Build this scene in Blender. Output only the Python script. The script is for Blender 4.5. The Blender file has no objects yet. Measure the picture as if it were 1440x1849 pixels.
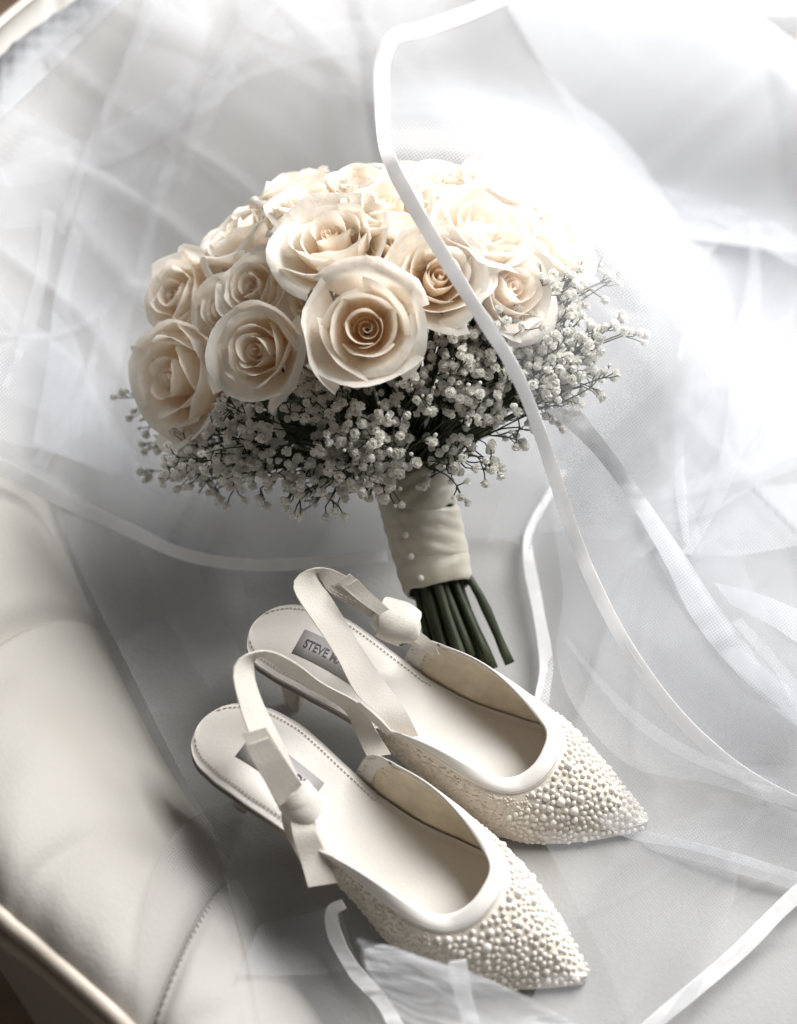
import bpy, math, random
import numpy as np
from mathutils import Vector, Matrix, Quaternion
from mathutils.bvhtree import BVHTree

random.seed(7); rng = np.random.default_rng(7)
sc = bpy.context.scene
col = sc.collection

# ------------------------------------------------------------------ camera
PITCH, DIST, TANV = math.radians(48), 1.1, 0.3
VR = np.array([1.0, 0, 0]); VU = np.array([0, math.sin(PITCH), math.cos(PITCH)])
VF = np.array([0, math.cos(PITCH), -math.sin(PITCH)]); CAM = -VF * DIST
cd = bpy.data.cameras.new('camera'); cam = bpy.data.objects.new('camera', cd); col.objects.link(cam)
cd.sensor_fit = 'VERTICAL'; cd.sensor_height = 36; cd.lens = 18 / TANV
cd.clip_start = 0.05; cd.clip_end = 30
cam.location = CAM; cam.rotation_euler = (math.pi / 2 - PITCH, 0, 0)
cd.dof.use_dof = True; cd.dof.focus_distance = 0.94; cd.dof.aperture_fstop = 3.6
sc.camera = cam

# ------------------------------------------------------------------ light
W = bpy.data.worlds.new('World'); sc.world = W; W.use_nodes = True
W.node_tree.nodes['Background'].inputs[0].default_value = (1.0, 0.93, 0.86, 1)
W.node_tree.nodes['Background'].inputs[1].default_value = 0.088

def area_light(name, pos, target, sx, sy, power, color):
    l = bpy.data.lights.new(name, 'AREA'); l.shape = 'RECTANGLE'; l.size = sx; l.size_y = sy
    l.energy = power; l.color = color
    o = bpy.data.objects.new(name, l); col.objects.link(o); o.location = pos
    o.rotation_euler = (Vector(target) - Vector(pos)).to_track_quat('-Z', 'Y').to_euler()
    return o
area_light('back_glow_light', (0.85, 1.00, 0.85), (0.08, 0.15, 0.05), 0.7, 0.6, 31, (0.96, 0.98, 1.0))  # extra lamp added to whiten the veil at the upper right
area_light('window_light', (0.70, 0.36, 1.12), (0.0, 0.05, 0.08), 0.9, 0.9, 36, (1.0, 0.985, 0.965))
sc.view_settings.view_transform = 'Standard'; sc.view_settings.look = 'None'
sc.view_settings.exposure = 0; sc.view_settings.gamma = 1
sc.cycles.transparent_max_bounces = 40
sc.cycles.max_bounces = 10; sc.cycles.transmission_bounces = 8; sc.cycles.diffuse_bounces = 5
sc.cycles.sample_clamp_indirect = 6

# ------------------------------------------------------------------ pixel helpers (photo pixels, 1440 x 1849)
def ray(px, py):
    return VF + VR * ((px - 720) / 924.5 * TANV) + VU * ((924.5 - py) / 924.5 * TANV)
def at_depth(px, py, d): return CAM + ray(px, py) * d
def at_z(px, py, z=0.0):
    r = ray(px, py); return CAM + r * ((z - CAM[2]) / r[2])

# ------------------------------------------------------------------ numeric helpers
def unit(v):
    v = np.asarray(v, float); n = np.linalg.norm(v, axis=-1, keepdims=True)
    return v / np.maximum(n, 1e-9)
def spline(pts, n, closed=False):
    """Catmull-Rom through the points, n samples evenly by chord."""
    p = np.asarray(pts, float)
    if len(p) == 2: return p[0] + (p[1] - p[0]) * np.linspace(0, 1, n)[:, None]
    d = np.r_[0, np.cumsum(np.maximum(np.linalg.norm(np.diff(p, axis=0), axis=1), 1e-6))]
    t = np.linspace(0, d[-1], n)
    m = np.zeros_like(p)
    m[1:-1] = (p[2:] - p[:-2]) / (d[2:] - d[:-2])[:, None]
    m[0] = (p[1] - p[0]) / (d[1] - d[0]); m[-1] = (p[-1] - p[-2]) / (d[-1] - d[-2])
    i = np.clip(np.searchsorted(d, t, side='right') - 1, 0, len(p) - 2)
    h = (d[i + 1] - d[i]); s = ((t - d[i]) / h)[:, None]; h = h[:, None]
    return ((2*s**3 - 3*s**2 + 1) * p[i] + (s**3 - 2*s**2 + s) * h * m[i]
            + (-2*s**3 + 3*s**2) * p[i + 1] + (s**3 - s**2) * h * m[i + 1])
def smooth(a, b, x):
    t = np.clip((x - a) / (b - a), 0, 1); return t * t * (3 - 2 * t)
_P = rng.random((64, 64)) * 2 - 1
def vnoise(x, y):
    x = np.asarray(x, float); y = np.asarray(y, float)
    xi = np.floor(x).astype(int); yi = np.floor(y).astype(int); fx = x - xi; fy = y - yi
    fx = fx * fx * (3 - 2 * fx); fy = fy * fy * (3 - 2 * fy)
    g = lambda a, b: _P[a % 64, b % 64]
    return (g(xi, yi) * (1 - fx) + g(xi + 1, yi) * fx) * (1 - fy) + (g(xi, yi + 1) * (1 - fx) + g(xi + 1, yi + 1) * fx) * fy
def grid_faces(nu, nv, closed_v=False):
    """nu rows by nv columns of vertices -> quads."""
    i, j = np.meshgrid(np.arange(nu - 1), np.arange(nv if closed_v else nv - 1), indexing='ij')
    j2 = (j + 1) % nv
    return np.stack([i * nv + j, i * nv + j2, (i + 1) * nv + j2, (i + 1) * nv + j], -1).reshape(-1, 4)

class MB:
    """Collects vertices and faces for ONE mesh object."""
    def __init__(s): s.v = []; s.f = []; s.n = 0; s.a = []
    def add(s, v, f, a=None):
        v = np.asarray(v, float).reshape(-1, 3)
        s.v.append(v); s.f += [tuple(int(k) + s.n for k in q) for q in f]; s.n += len(v)
        s.a.append(np.zeros(len(v)) if a is None else np.asarray(a, float).reshape(-1))
    def tube(s, pts, r, n=6, cap=True):
        p = np.asarray(pts, float); r = np.broadcast_to(np.asarray(r, float), (len(p),))
        t = unit(np.gradient(p, axis=0)); ref = np.array([0, 0, 1.0]) if abs(t[0][2]) < .9 else np.array([1.0, 0, 0])
        a = unit(np.cross(t, ref)); b = np.cross(t, a)
        an = np.linspace(0, 2 * np.pi, n, endpoint=False)
        ring = p[:, None] + r[:, None, None] * (np.cos(an)[None, :, None] * a[:, None] + np.sin(an)[None, :, None] * b[:, None])
        f = [tuple(q) for q in grid_faces(len(p), n, True)]
        if cap: f += [tuple(range(n))[::-1], tuple(range((len(p) - 1) * n, len(p) * n))]
        s.add(ring, f)
    def mesh(s, name, smooth_=True):
        v = np.concatenate(s.v) if s.v else np.zeros((0, 3))
        me = bpy.data.meshes.new(name); me.from_pydata(v.tolist(), [], s.f)
        at = me.attributes.new('shade', 'FLOAT', 'POINT'); at.data.foreach_set('value', np.concatenate(s.a).astype(np.float32))
        if smooth_: me.polygons.foreach_set('use_smooth', np.ones(len(me.polygons), bool))
        me.update(); return me
    def build(s, name, mat, parent=None, base=(0, 0, 0), smooth_=True):
        if np.any(base): s.v = [q - np.asarray(base) for q in s.v]
        me = s.mesh(name, smooth_); me.materials.append(mat)
        return link(name, me, parent)
def link(name, me, parent=None):
    o = bpy.data.objects.new(name, me); col.objects.link(o)
    if parent is not None: o.parent = parent
    return o
def thing(name, label, cat, loc=(0, 0, 0), group=None):
    o = bpy.data.objects.new(name, None); col.objects.link(o); o.location = loc; o.empty_display_size = .02
    tag(o, label, cat, group); return o
def tag(o, label, cat, group=None):
    o['label'] = label; o['category'] = cat
    if group: o['group'] = group
    return o
def solid(o, t, off=0.0):
    m = o.modifiers.new('thickness', 'SOLIDIFY'); m.thickness = t; m.offset = off; return o

# ------------------------------------------------------------------ materials
def nodes(name):
    m = bpy.data.materials.new(name); m.use_nodes = True
    nt = m.node_tree; return m, nt, nt.nodes, nt.links, nt.nodes['Principled BSDF']
def noise(nt, scale, detail=3, coord='Object'):
    tc = nt.nodes.new('ShaderNodeTexCoord'); n = nt.nodes.new('ShaderNodeTexNoise')
    n.inputs['Scale'].default_value = scale; n.inputs['Detail'].default_value = detail
    nt.links.new(tc.outputs[coord], n.inputs['Vector']); return n
def bump(nt, src, bsdf, strength, dist=.001):
    b = nt.nodes.new('ShaderNodeBump'); b.inputs['Strength'].default_value = strength; b.inputs['Distance'].default_value = dist
    nt.links.new(src, b.inputs['Height']); nt.links.new(b.outputs[0], bsdf.inputs['Normal']); return b
def ramp(nt, src, stops):
    r = nt.nodes.new('ShaderNodeValToRGB'); e = r.color_ramp.elements
    while len(e) < len(stops): e.new(.5)
    for k, (p, c) in zip(e, stops): k.position = p; k.color = (*c, 1)
    nt.links.new(src, r.inputs[0]); return r
def plain(name, c, rough=.5, var=0, scale=40, bmp=0, bscale=300, spec=.5, sheen=0, transl=0):
    m, nt, N, L, p = nodes(name)
    p.inputs['Base Color'].default_value = (*c, 1); p.inputs['Roughness'].default_value = rough
    p.inputs['Specular IOR Level'].default_value = spec; p.inputs['Sheen Weight'].default_value = sheen
    if var:
        n = noise(nt, scale); lo = [x * (1 - var) for x in c]; hi = [min(1, x * (1 + var)) for x in c]
        L.new(ramp(nt, n.outputs[0], [(.3, lo), (.7, hi)]).outputs[0], p.inputs['Base Color'])
    if bmp: bump(nt, noise(nt, bscale, 5).outputs[0], p, bmp)
    if transl:
        t = N.new('ShaderNodeBsdfTranslucent'); t.inputs[0].default_value = (*c, 1)
        mx = N.new('ShaderNodeMixShader'); mx.inputs[0].default_value = transl
        L.new(p.outputs[0], mx.inputs[1]); L.new(t.outputs[0], mx.inputs[2]); L.new(mx.outputs[0], N['Material Output'].inputs[0])
    return m

def petal_material():
    m, nt, N, L, p = nodes('rose_petal')
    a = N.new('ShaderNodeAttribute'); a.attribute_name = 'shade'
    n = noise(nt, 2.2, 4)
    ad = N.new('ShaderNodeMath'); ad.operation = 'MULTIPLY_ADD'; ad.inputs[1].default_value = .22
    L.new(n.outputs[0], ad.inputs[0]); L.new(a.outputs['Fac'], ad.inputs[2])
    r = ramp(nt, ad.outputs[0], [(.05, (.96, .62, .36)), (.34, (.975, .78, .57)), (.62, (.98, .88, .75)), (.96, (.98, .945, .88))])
    p.inputs['Roughness'].default_value = .55; p.inputs['Specular IOR Level'].default_value = .3
    p.inputs['Sheen Weight'].default_value = .15
    L.new(r.outputs[0], p.inputs['Base Color'])
    bump(nt, noise(nt, 6, 4).outputs[0], p, .12, .02)
    t = N.new('ShaderNodeBsdfTranslucent'); L.new(r.outputs[0], t.inputs[0])
    mx = N.new('ShaderNodeMixShader'); mx.inputs[0].default_value = .42
    L.new(p.outputs[0], mx.inputs[1]); L.new(t.outputs[0], mx.inputs[2]); L.new(mx.outputs[0], N['Material Output'].inputs[0])
    return m

def tulle_material(name, alpha, color=(.66, .67, .695)):
    m, nt, N, L, p = nodes(name); N.remove(p)
    g = N.new('ShaderNodeNewGeometry')
    d = N.new('ShaderNodeVectorMath'); d.operation = 'DOT_PRODUCT'
    L.new(g.outputs['Normal'], d.inputs[0]); L.new(g.outputs['Incoming'], d.inputs[1])
    ab = N.new('ShaderNodeMath'); ab.operation = 'ABSOLUTE'; L.new(d.outputs['Value'], ab.inputs[0])
    mxm = N.new('ShaderNodeMath'); mxm.operation = 'MAXIMUM'; mxm.inputs[1].default_value = .18; L.new(ab.outputs[0], mxm.inputs[0])
    inv = N.new('ShaderNodeMath'); inv.operation = 'DIVIDE'; inv.inputs[0].default_value = 1; L.new(mxm.outputs[0], inv.inputs[1])
    # the open share of the net, seen at a slant through more and more threads
    pw = N.new('ShaderNodeMath'); pw.operation = 'POWER'; L.new(inv.outputs[0], pw.inputs[1])
    uv = N.new('ShaderNodeTexCoord')
    wv = []
    for rot in (0.6, 2.2):
        mp = N.new('ShaderNodeMapping'); mp.inputs['Rotation'].default_value = (0, 0, rot); L.new(uv.outputs['UV'], mp.inputs[0])
        w = N.new('ShaderNodeTexWave'); w.inputs['Scale'].default_value = 26; L.new(mp.outputs[0], w.inputs[0]); wv.append(w)
    sm = N.new('ShaderNodeMath'); sm.operation = 'ADD'; L.new(wv[0].outputs['Fac'], sm.inputs[0]); L.new(wv[1].outputs['Fac'], sm.inputs[1])
    n = noise(nt, 14, 3)
    th = N.new('ShaderNodeMath'); th.operation = 'MULTIPLY_ADD'; th.inputs[1].default_value = -.34 * alpha; th.inputs[2].default_value = 1 - alpha + .34 * alpha
    L.new(sm.outputs[0], th.inputs[0])
    t2 = N.new('ShaderNodeMath'); t2.operation = 'MULTIPLY_ADD'; t2.inputs[1].default_value = -.10; L.new(n.outputs[0], t2.inputs[0])
    t3 = N.new('ShaderNodeMath'); t3.operation = 'ADD'; t3.inputs[1].default_value = .05; L.new(th.outputs[0], t3.inputs[0])
    L.new(t3.outputs[0], t2.inputs[2]); L.new(t2.outputs[0], pw.inputs[0])
    df = N.new('ShaderNodeBsdfDiffuse'); df.inputs[0].default_value = (*color, 1)
    tl = N.new('ShaderNodeBsdfTranslucent'); tl.inputs[0].default_value = (*color, 1)
    m1 = N.new('ShaderNodeMixShader'); m1.inputs[0].default_value = .5; L.new(df.outputs[0], m1.inputs[1]); L.new(tl.outputs[0], m1.inputs[2])
    tr = N.new('ShaderNodeBsdfTransparent')
    mx = N.new('ShaderNodeMixShader'); L.new(pw.outputs[0], mx.inputs[0]); L.new(m1.outputs[0], mx.inputs[1]); L.new(tr.outputs[0], mx.inputs[2])
    L.new(mx.outputs[0], N['Material Output'].inputs[0])
    return m

def wood_material():
    m, nt, N, L, p = nodes('wood_floor')
    tc = N.new('ShaderNodeTexCoord'); mp = N.new('ShaderNodeMapping'); mp.inputs['Scale'].default_value = (1.2, 14, 1)
    L.new(tc.outputs['Object'], mp.inputs[0]); n = N.new('ShaderNodeTexNoise'); n.inputs['Scale'].default_value = 3; n.inputs['Detail'].default_value = 6
    L.new(mp.outputs[0], n.inputs[0])
    L.new(ramp(nt, n.outputs[0], [(.3, (.20, .13, .085)), (.7, (.30, .205, .14))]).outputs[0], p.inputs['Base Color'])
    p.inputs['Roughness'].default_value = .45; return m

def leather_material(name, lo, hi):
    m, nt, N, L, p = nodes(name)
    n = noise(nt, 9, 4)
    L.new(ramp(nt, n.outputs[0], [(.3, lo), (.7, hi)]).outputs[0], p.inputs['Base Color'])
    p.inputs['Roughness'].default_value = .62; p.inputs['Specular IOR Level'].default_value = .25
    v = N.new('ShaderNodeTexVoronoi'); v.inputs['Scale'].default_value = 420
    tc = N.new('ShaderNodeTexCoord'); L.new(tc.outputs['Object'], v.inputs['Vector'])
    n2 = noise(nt, 60, 5)
    ad = N.new('ShaderNodeMath'); ad.operation = 'MULTIPLY_ADD'; ad.inputs[1].default_value = 2.0
    L.new(n2.outputs[0], ad.inputs[0]); L.new(v.outputs['Distance'], ad.inputs[2])
    bump(nt, ad.outputs[0], p, .15, .0010); return m

M = dict(
    leather=leather_material('cream_leather', (.43, .41, .38), (.48, .46, .43)), seat=leather_material('seat_leather', (.37, .365, .355), (.41, .405, .395)), piping=plain('piping_leather', (.62, .55, .47), .5, .08, 60, .2, 400),
    thread=plain('thread', (.30, .25, .20), .8), wood=wood_material(),
    wall=plain('white_paint', (.8, .8, .8), .6, .03, 8), petal=petal_material(),
    stem=plain('dark_stem', (.032, .042, .018), .6, .4, 60, .3, 200), twig=plain('gypsophila_twig', (.05, .062, .028), .7, .4, 200),
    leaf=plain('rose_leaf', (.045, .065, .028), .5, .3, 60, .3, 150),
    floret=plain('gypsophila_white', (.93, .92, .88), .7, .03, 400, transl=.35), eye=plain('floret_eye', (.42, .40, .18), .7),
    wrap=plain('wrap_satin', (.55, .51, .42), .38, .06, 60, .25, 90, sheen=.3), pearl=None,
    satin=plain('satin_ribbon', (.95, .95, .955), .55, .02, 80, .10, 600, spec=.3, sheen=.2, transl=.45),
    insole=plain('insole_leather', (.67, .64, .60), .42, .03, 40, .12, 500),
    sole=plain('sole_edge', (.60, .55, .49), .45, .04, 40), lining=plain('lining', (.66, .58, .46), .7, .12, 90, .3, 500),
    vamp=plain('vamp_fabric', (.66, .60, .52), .6, .08, 200, .5, 700), trim=plain('trim_leather', (.70, .675, .64), .6, .02, 60, .1, 600, spec=.3),
    strap=plain('strap_ribbon', (.65, .61, .55), .6, .03, 80, .25, 900, sheen=.3), stitch=plain('stitch_thread', (.50, .45, .39), .8),
    label=plain('label_grey', (.36, .345, .345), .4), ink=plain('ink', (.015, .015, .015), .5), faint=plain('faint_ink', (.38, .34, .30), .6),
    tulle=tulle_material('tulle', .26), tulle_thin=tulle_material('tulle_thin', .16), tulle_dense=tulle_material('tulle_dense', .46),
    tulle_gather=tulle_material('tulle_gather', .42, (.92, .93, .95)), tulle_front=tulle_material('tulle_front', .16),  # gathered end coloured lighter than the other tulle to offset its shade
)
def pearl_material():
    m, nt, N, L, p = nodes('pearl'); p.inputs['Base Color'].default_value = (.76, .725, .665, 1)
    p.inputs['Roughness'].default_value = .36; p.inputs['Specular IOR Level'].default_value = .45
    p.inputs['Sheen Weight'].default_value = .3; p.inputs['Coat Weight'].default_value = .12; p.inputs['Coat Roughness'].default_value = .12; return m
M['pearl'] = pearl_material()

# ------------------------------------------------------------------ setting
def slab(b, x0, x1, y0, y1, z0, z1):
    v = [(x, y, z) for z in (z0, z1) for y in (y0, y1) for x in (x0, x1)]
    b.add(v, [(0, 2, 3, 1), (4, 5, 7, 6), (0, 1, 5, 4), (2, 6, 7, 3), (0, 4, 6, 2), (1, 3, 7, 5)])
b = MB(); slab(b, -3, 3, -2, 3, -.50, -.46); fl = b.build('floor', M['wood'], smooth_=False); fl['kind'] = 'structure'

c0 = at_z(1378, 18, .10)
b = MB(); slab(b, c0[0] - .30, c0[0] + .6, c0[1] + .0, c0[1] + .30, .06, .10); slab(b, c0[0] - .30, c0[0] + .6, c0[1] + .012, c0[1] + .25, -.46, .058)
o = b.build('window_sill', M['wall'], smooth_=False); tag(o, 'white painted window sill behind the corner of the armchair', 'window sill')
bm_ = o.modifiers.new('edge', 'BEVEL'); bm_.width = .006; bm_.segments = 3
# ------------------------------------------------------------------ armchair
SOLIDS = []          # (verts, faces) the veil drapes on
chair = thing('armchair', 'cream leather tub armchair with stitched padded arm under the bouquet and shoes', 'armchair', (0.0, -0.05, 0))
CB = np.array([0.0, -0.05, 0])
# crease between seat and padded rim: photo pixel at seat height, rim height, rim width
# (crease pixel at seat height, rim height, outer edge pixel at rim height or rim width)
CR = [((1150, 2300), .010, (1150, 2500)), ((760, 2060), .012, (740, 2400)), ((590, 1830), .016, (500, 2160)), ((480, 1650), .034, (350, 1990)), ((402, 1510), .056, (215, 1850)),
      ((318, 1385), .072, (70, 1722)), ((245, 1255), .088, (-40, 1625)), ((170, 1095), .10, (-220, 1370)), ((115, 950), .13, (-260, 1000)), ((105, 800), .17, (-240, 640)), ((150, 660), .20, (-130, 300)), ((240, 560), .20, (-30, 100)),
      ((420, 480), .20, (170, -45)), ((740, 400), .15, (640, -170)), ((1150, 370), .10, (1130, -170)), ((1500, 420), .08, (1392, -8)), ((1760, 540), .07, (1490, 150)), ((1980, 720), .07, (1680, 430))]
base = np.array([at_z(*c[0])[:2] for c in CR])
t0 = unit(np.gradient(base, axis=0)); n0 = np.c_[-t0[:, 1], t0[:, 0]]
if n0[8] @ (base[8] - base.mean(0)) < 0: n0 = -n0
off = np.array([at_z(*c[2], c[1] * .9)[:2] - q if isinstance(c[2], tuple) else n * c[2] for c, q, n in zip(CR, base, n0)])
NS = 320
dense = spline(np.c_[base, [c[1] for c in CR], off], NS)
cxy = dense[:, :2]; RH = dense[:, 2]; RW = np.linalg.norm(dense[:, 3:5], axis=1)
tan = unit(np.gradient(cxy, axis=0)); nor = unit(dense[:, 3:5])
arc = np.r_[0, np.cumsum(np.linalg.norm(np.diff(cxy, axis=0), axis=1))]
def station(px, py):
    q = at_z(px, py)[:2]; return int(np.argmin(((cxy - q) ** 2).sum(1)))
def rim_profile(H, Wd, n=40):
    q = np.linspace(0, 1, n)
    a = np.clip(q / .66, 0, 1)
    d = Wd * .80 * a ** 1.15; z = -.018 * (1 - a) ** 3 + H * (1 - (1 - a) ** 1.9)
    t = np.clip((q - .66) / .24, 0, 1) * math.radians(100); r = Wd * .20
    d = d + r * np.sin(t); z = z - r * 1.0 * (1 - np.cos(t))
    e = np.clip((q - .90) / .10, 0, 1); z = z - e * (.40); d = d - e * .05
    return np.c_[d, z]
seams = [0, station(425, 1555), station(165, 1095), station(190, 640), station(700, 420), station(1400, 480), NS - 1]
NP = 40
prof = np.stack([rim_profile(RH[i], RW[i], NP) for i in range(NS)])
def rim_point(i, k, sink=0.0):
    d, z = prof[i, k]; return np.array([cxy[i, 0] + nor[i, 0] * d, cxy[i, 1] + nor[i, 1] * d, z])
for a, e in zip(seams[:-1], seams[1:]):
    ss = np.linspace(arc[a], arc[e], max(24, int((arc[e] - arc[a]) / .0022)))
    V = np.zeros((len(ss), NP, 3))
    X = np.stack([np.interp(ss, arc, cxy[:, 0]), np.interp(ss, arc, cxy[:, 1])], 1)
    Nn = unit(np.stack([np.interp(ss, arc, nor[:, 0]), np.interp(ss, arc, nor[:, 1])], 1))
    Pd = np.stack([[np.interp(ss, arc, prof[:, k, c]) for c in (0, 1)] for k in range(NP)])   # NP,2,S
    edge = np.minimum(ss - ss[0], ss[-1] - ss)
    sink = .013 * np.exp(-(edge / .005) ** 2) + .006 * np.exp(-(edge / .03) ** 2)
    if a == 0: sink = .007 * np.exp(-((ss[-1] - ss) / .007) ** 2) + .005 * np.exp(-((ss[-1] - ss) / .03) ** 2)
    for k in range(NP):
        d = Pd[k, 0]; z = Pd[k, 1]
        pk = k / (NP - 1)
        wr = vnoise(ss * 22, np.full_like(ss, pk * 3.0)) * .0022 + vnoise(ss * 60 + 9, pk * 7.0 + 0 * ss) * .0006
        # soft puckers running across the padding
        wr = wr - .0022 * np.exp(-((np.mod(ss * 9.0 + .25 * math.sin(pk * 5), 1) - .5) / .06) ** 2) * smooth(.3, .6, pk) * (1 - smooth(.75, .95, pk))
        V[:, k, :2] = X + Nn * d[:, None]; V[:, k, 2] = z - (sink - wr) * (.35 + .65 * math.sin(min(pk / .66, 1) * math.pi / 2)) * (pk < .93)
    f = grid_faces(len(ss), NP)
    b = MB(); b.add(V, f); SOLIDS.append((V.reshape(-1, 3), f))
    b.build('padded_panel', M['leather'], chair, CB)
# piping along the outer edge
for k, r in ((31, .0042), (33, .0030)):
    b = MB(); pts = np.array([rim_point(i, k) for i in range(0, NS, 2)]); out = np.c_[nor[::2], np.zeros(len(pts))]
    b.tube(pts + out * .001, r, 8); b.build('piping', M['piping'], chair, CB)
# seam stitches on the near seam and a few dark thread marks
for si in (seams[1],):
    b = MB()
    for k in np.arange(6, 29, .9 if si == seams[1] else 2.0):
        k0 = int(k); d, z = prof[si, k0] + (prof[si, k0 + 1] - prof[si, k0]) * (k - k0)
        c = np.array([cxy[si, 0] + nor[si, 0] * d, cxy[si, 1] + nor[si, 1] * d, z - .0085])
        dv = np.r_[tan[si], 0] * (.0022 if si == seams[1] else .0008)
        b.tube([c - dv, c + [0, 0, .0009], c + dv], .00042, 5)
    o = b.build('stitching', M['thread'], chair, CB)
# seat cushion
gx = np.linspace(-.62, .75, 150); gy = np.linspace(-.62, .62, 140)
X, Y = np.meshgrid(gx, gy, indexing='ij')
d2 = np.min((X[..., None] - cxy[::4, 0]) ** 2 + (Y[..., None] - cxy[::4, 1]) ** 2, axis=-1) ** .5
Z = vnoise(X * 7, Y * 7) * .003 + vnoise(X * 19 + 5, Y * 19) * .0012 - .016 * np.exp(-(d2 / .030) ** 2) - .0015
sd = np.zeros_like(Z); keep = np.ones(Z.shape, bool)
ix = np.argmin((X[..., None] - cxy[::4, 0]) ** 2 + (Y[..., None] - cxy[::4, 1]) ** 2, axis=-1)
side = (X - cxy[::4, 0][ix]) * nor[::4, 0][ix] + (Y - cxy[::4, 1][ix]) * nor[::4, 1][ix]
inside = (side < .03) | ((X > .12) & (Y < .30))
idx = np.arange(X.size).reshape(X.shape)
f = grid_faces(len(gx), len(gy)); ok = inside.reshape(-1)[f].all(1); f = f[ok]
V = np.stack([X, Y, Z], -1).reshape(-1, 3)
SOLIDS.append((V, f)); b = MB(); b.add(V, [tuple(q[::-1]) for q in f]); b.build('seat_cushion', M['seat'], chair, CB)

# ------------------------------------------------------------------ bouquet
B0 = at_z(828, 1200, .014)
AX = unit(np.array([-.235, .83, math.tan(math.radians(30)) * .87]))
SIDE = unit(np.cross(AX, VF)); SIDE = SIDE if SIDE[0] > 0 else -SIDE       # across the picture
TOC = unit(np.cross(SIDE, AX)); TOC = TOC if TOC @ VF < 0 else -TOC         # towards the camera
def bq(s, a=0.0, t=0.0): return B0 + AX * s + SIDE * a + TOC * t
bouquet = thing('bridal_bouquet', 'round bridal bouquet of cream roses with white gypsophila collar and satin wrapped stems', 'bouquet', B0)
DC = bq(.195, .012, 0)                                                     # centre of the rose dome
DR = np.array([.128, .112, .115])                                           # side, axis, towards camera
def frame_of(v): return np.array([v @ SIDE, v @ AX, v @ TOC])
def dome_hit(px, py, c=DC, R=DR):
    r = ray(px, py); o = frame_of(CAM - c) / R; d = frame_of(r) / R
    A = d @ d; Bq = o @ d; Cq = o @ o - 1; disc = Bq * Bq - A * Cq
    t = (-Bq - math.sqrt(disc)) / A if disc > 0 else -Bq / A
    q = CAM + r * t; l = frame_of(q - c) / R
    g = l / np.linalg.norm(l) / R; n = unit(SIDE * g[0] + AX * g[1] + TOC * g[2])
    return q, n

def petal_grid(phi, w, r0, h, rb, flare, curl, rc, tip, seed, lean=0.0, nu=11, nv=13, ruf=.02):
    u = np.linspace(-1, 1, nu)[None, :]; v = np.linspace(0, 1, nv)[:, None]
    vc = .74
    hh = h * (1 - .20 * np.abs(u) ** 2.4) + tip * np.maximum(0, 1 - np.abs(u + .15 * math.sin(seed)) * 2.2) ** 1.2
    vv = np.minimum(v, vc) / vc
    th = np.clip((v - vc) / (1 - vc), 0, 1) * curl * (.75 + .25 * np.abs(u)) * (1 + .35 * vnoise(u * 1.4 + seed * 3.1, seed))
    ang = phi + u * w * (.40 + .60 * np.sin(np.minimum(v * 1.15, 1) * np.pi / 2)) - .04 * np.sign(u) * np.abs(u) ** 3 * v * w
    r = rb + (r0 - rb) * np.sin(vv * np.pi / 2) ** .85 + flare * vv ** 3 - lean * vv ** 2
    z = hh * (vv * .82)
    L = hh * .18 / max(abs(curl), .35) + rc
    r = r + L * (1 - np.cos(th)) * 1.1 + np.where(th > 0, 0, 0) ; z = z + L * np.sin(th) + (hh * .18) * np.clip((v - vc) / (1 - vc), 0, 1) * (1 - min(abs(curl), 1.6) / 1.6)
    e = np.abs(u) ** 4
    r = r + e * (.05 * (r0 > .5) + .015) * v + .035 * (u * math.copysign(1, math.sin(seed * 7))) * v
    r = r + ruf * vnoise(u * 2.6 + seed * 1.7, v * 2.2 + seed) * v ** 2 + .12 * ruf * vnoise(u * 6 + seed, v * 4) * v ** 3
    z = z + ruf * 1.3 * vnoise(u * 3.4 + seed * 2.3, v * 1.5 + 11 + seed) * v ** 2
    P = np.stack([r * np.cos(ang), r * np.sin(ang), z + 0 * ang], -1)
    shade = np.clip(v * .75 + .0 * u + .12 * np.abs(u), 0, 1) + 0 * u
    return P, grid_faces(nv, nu), shade

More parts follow.
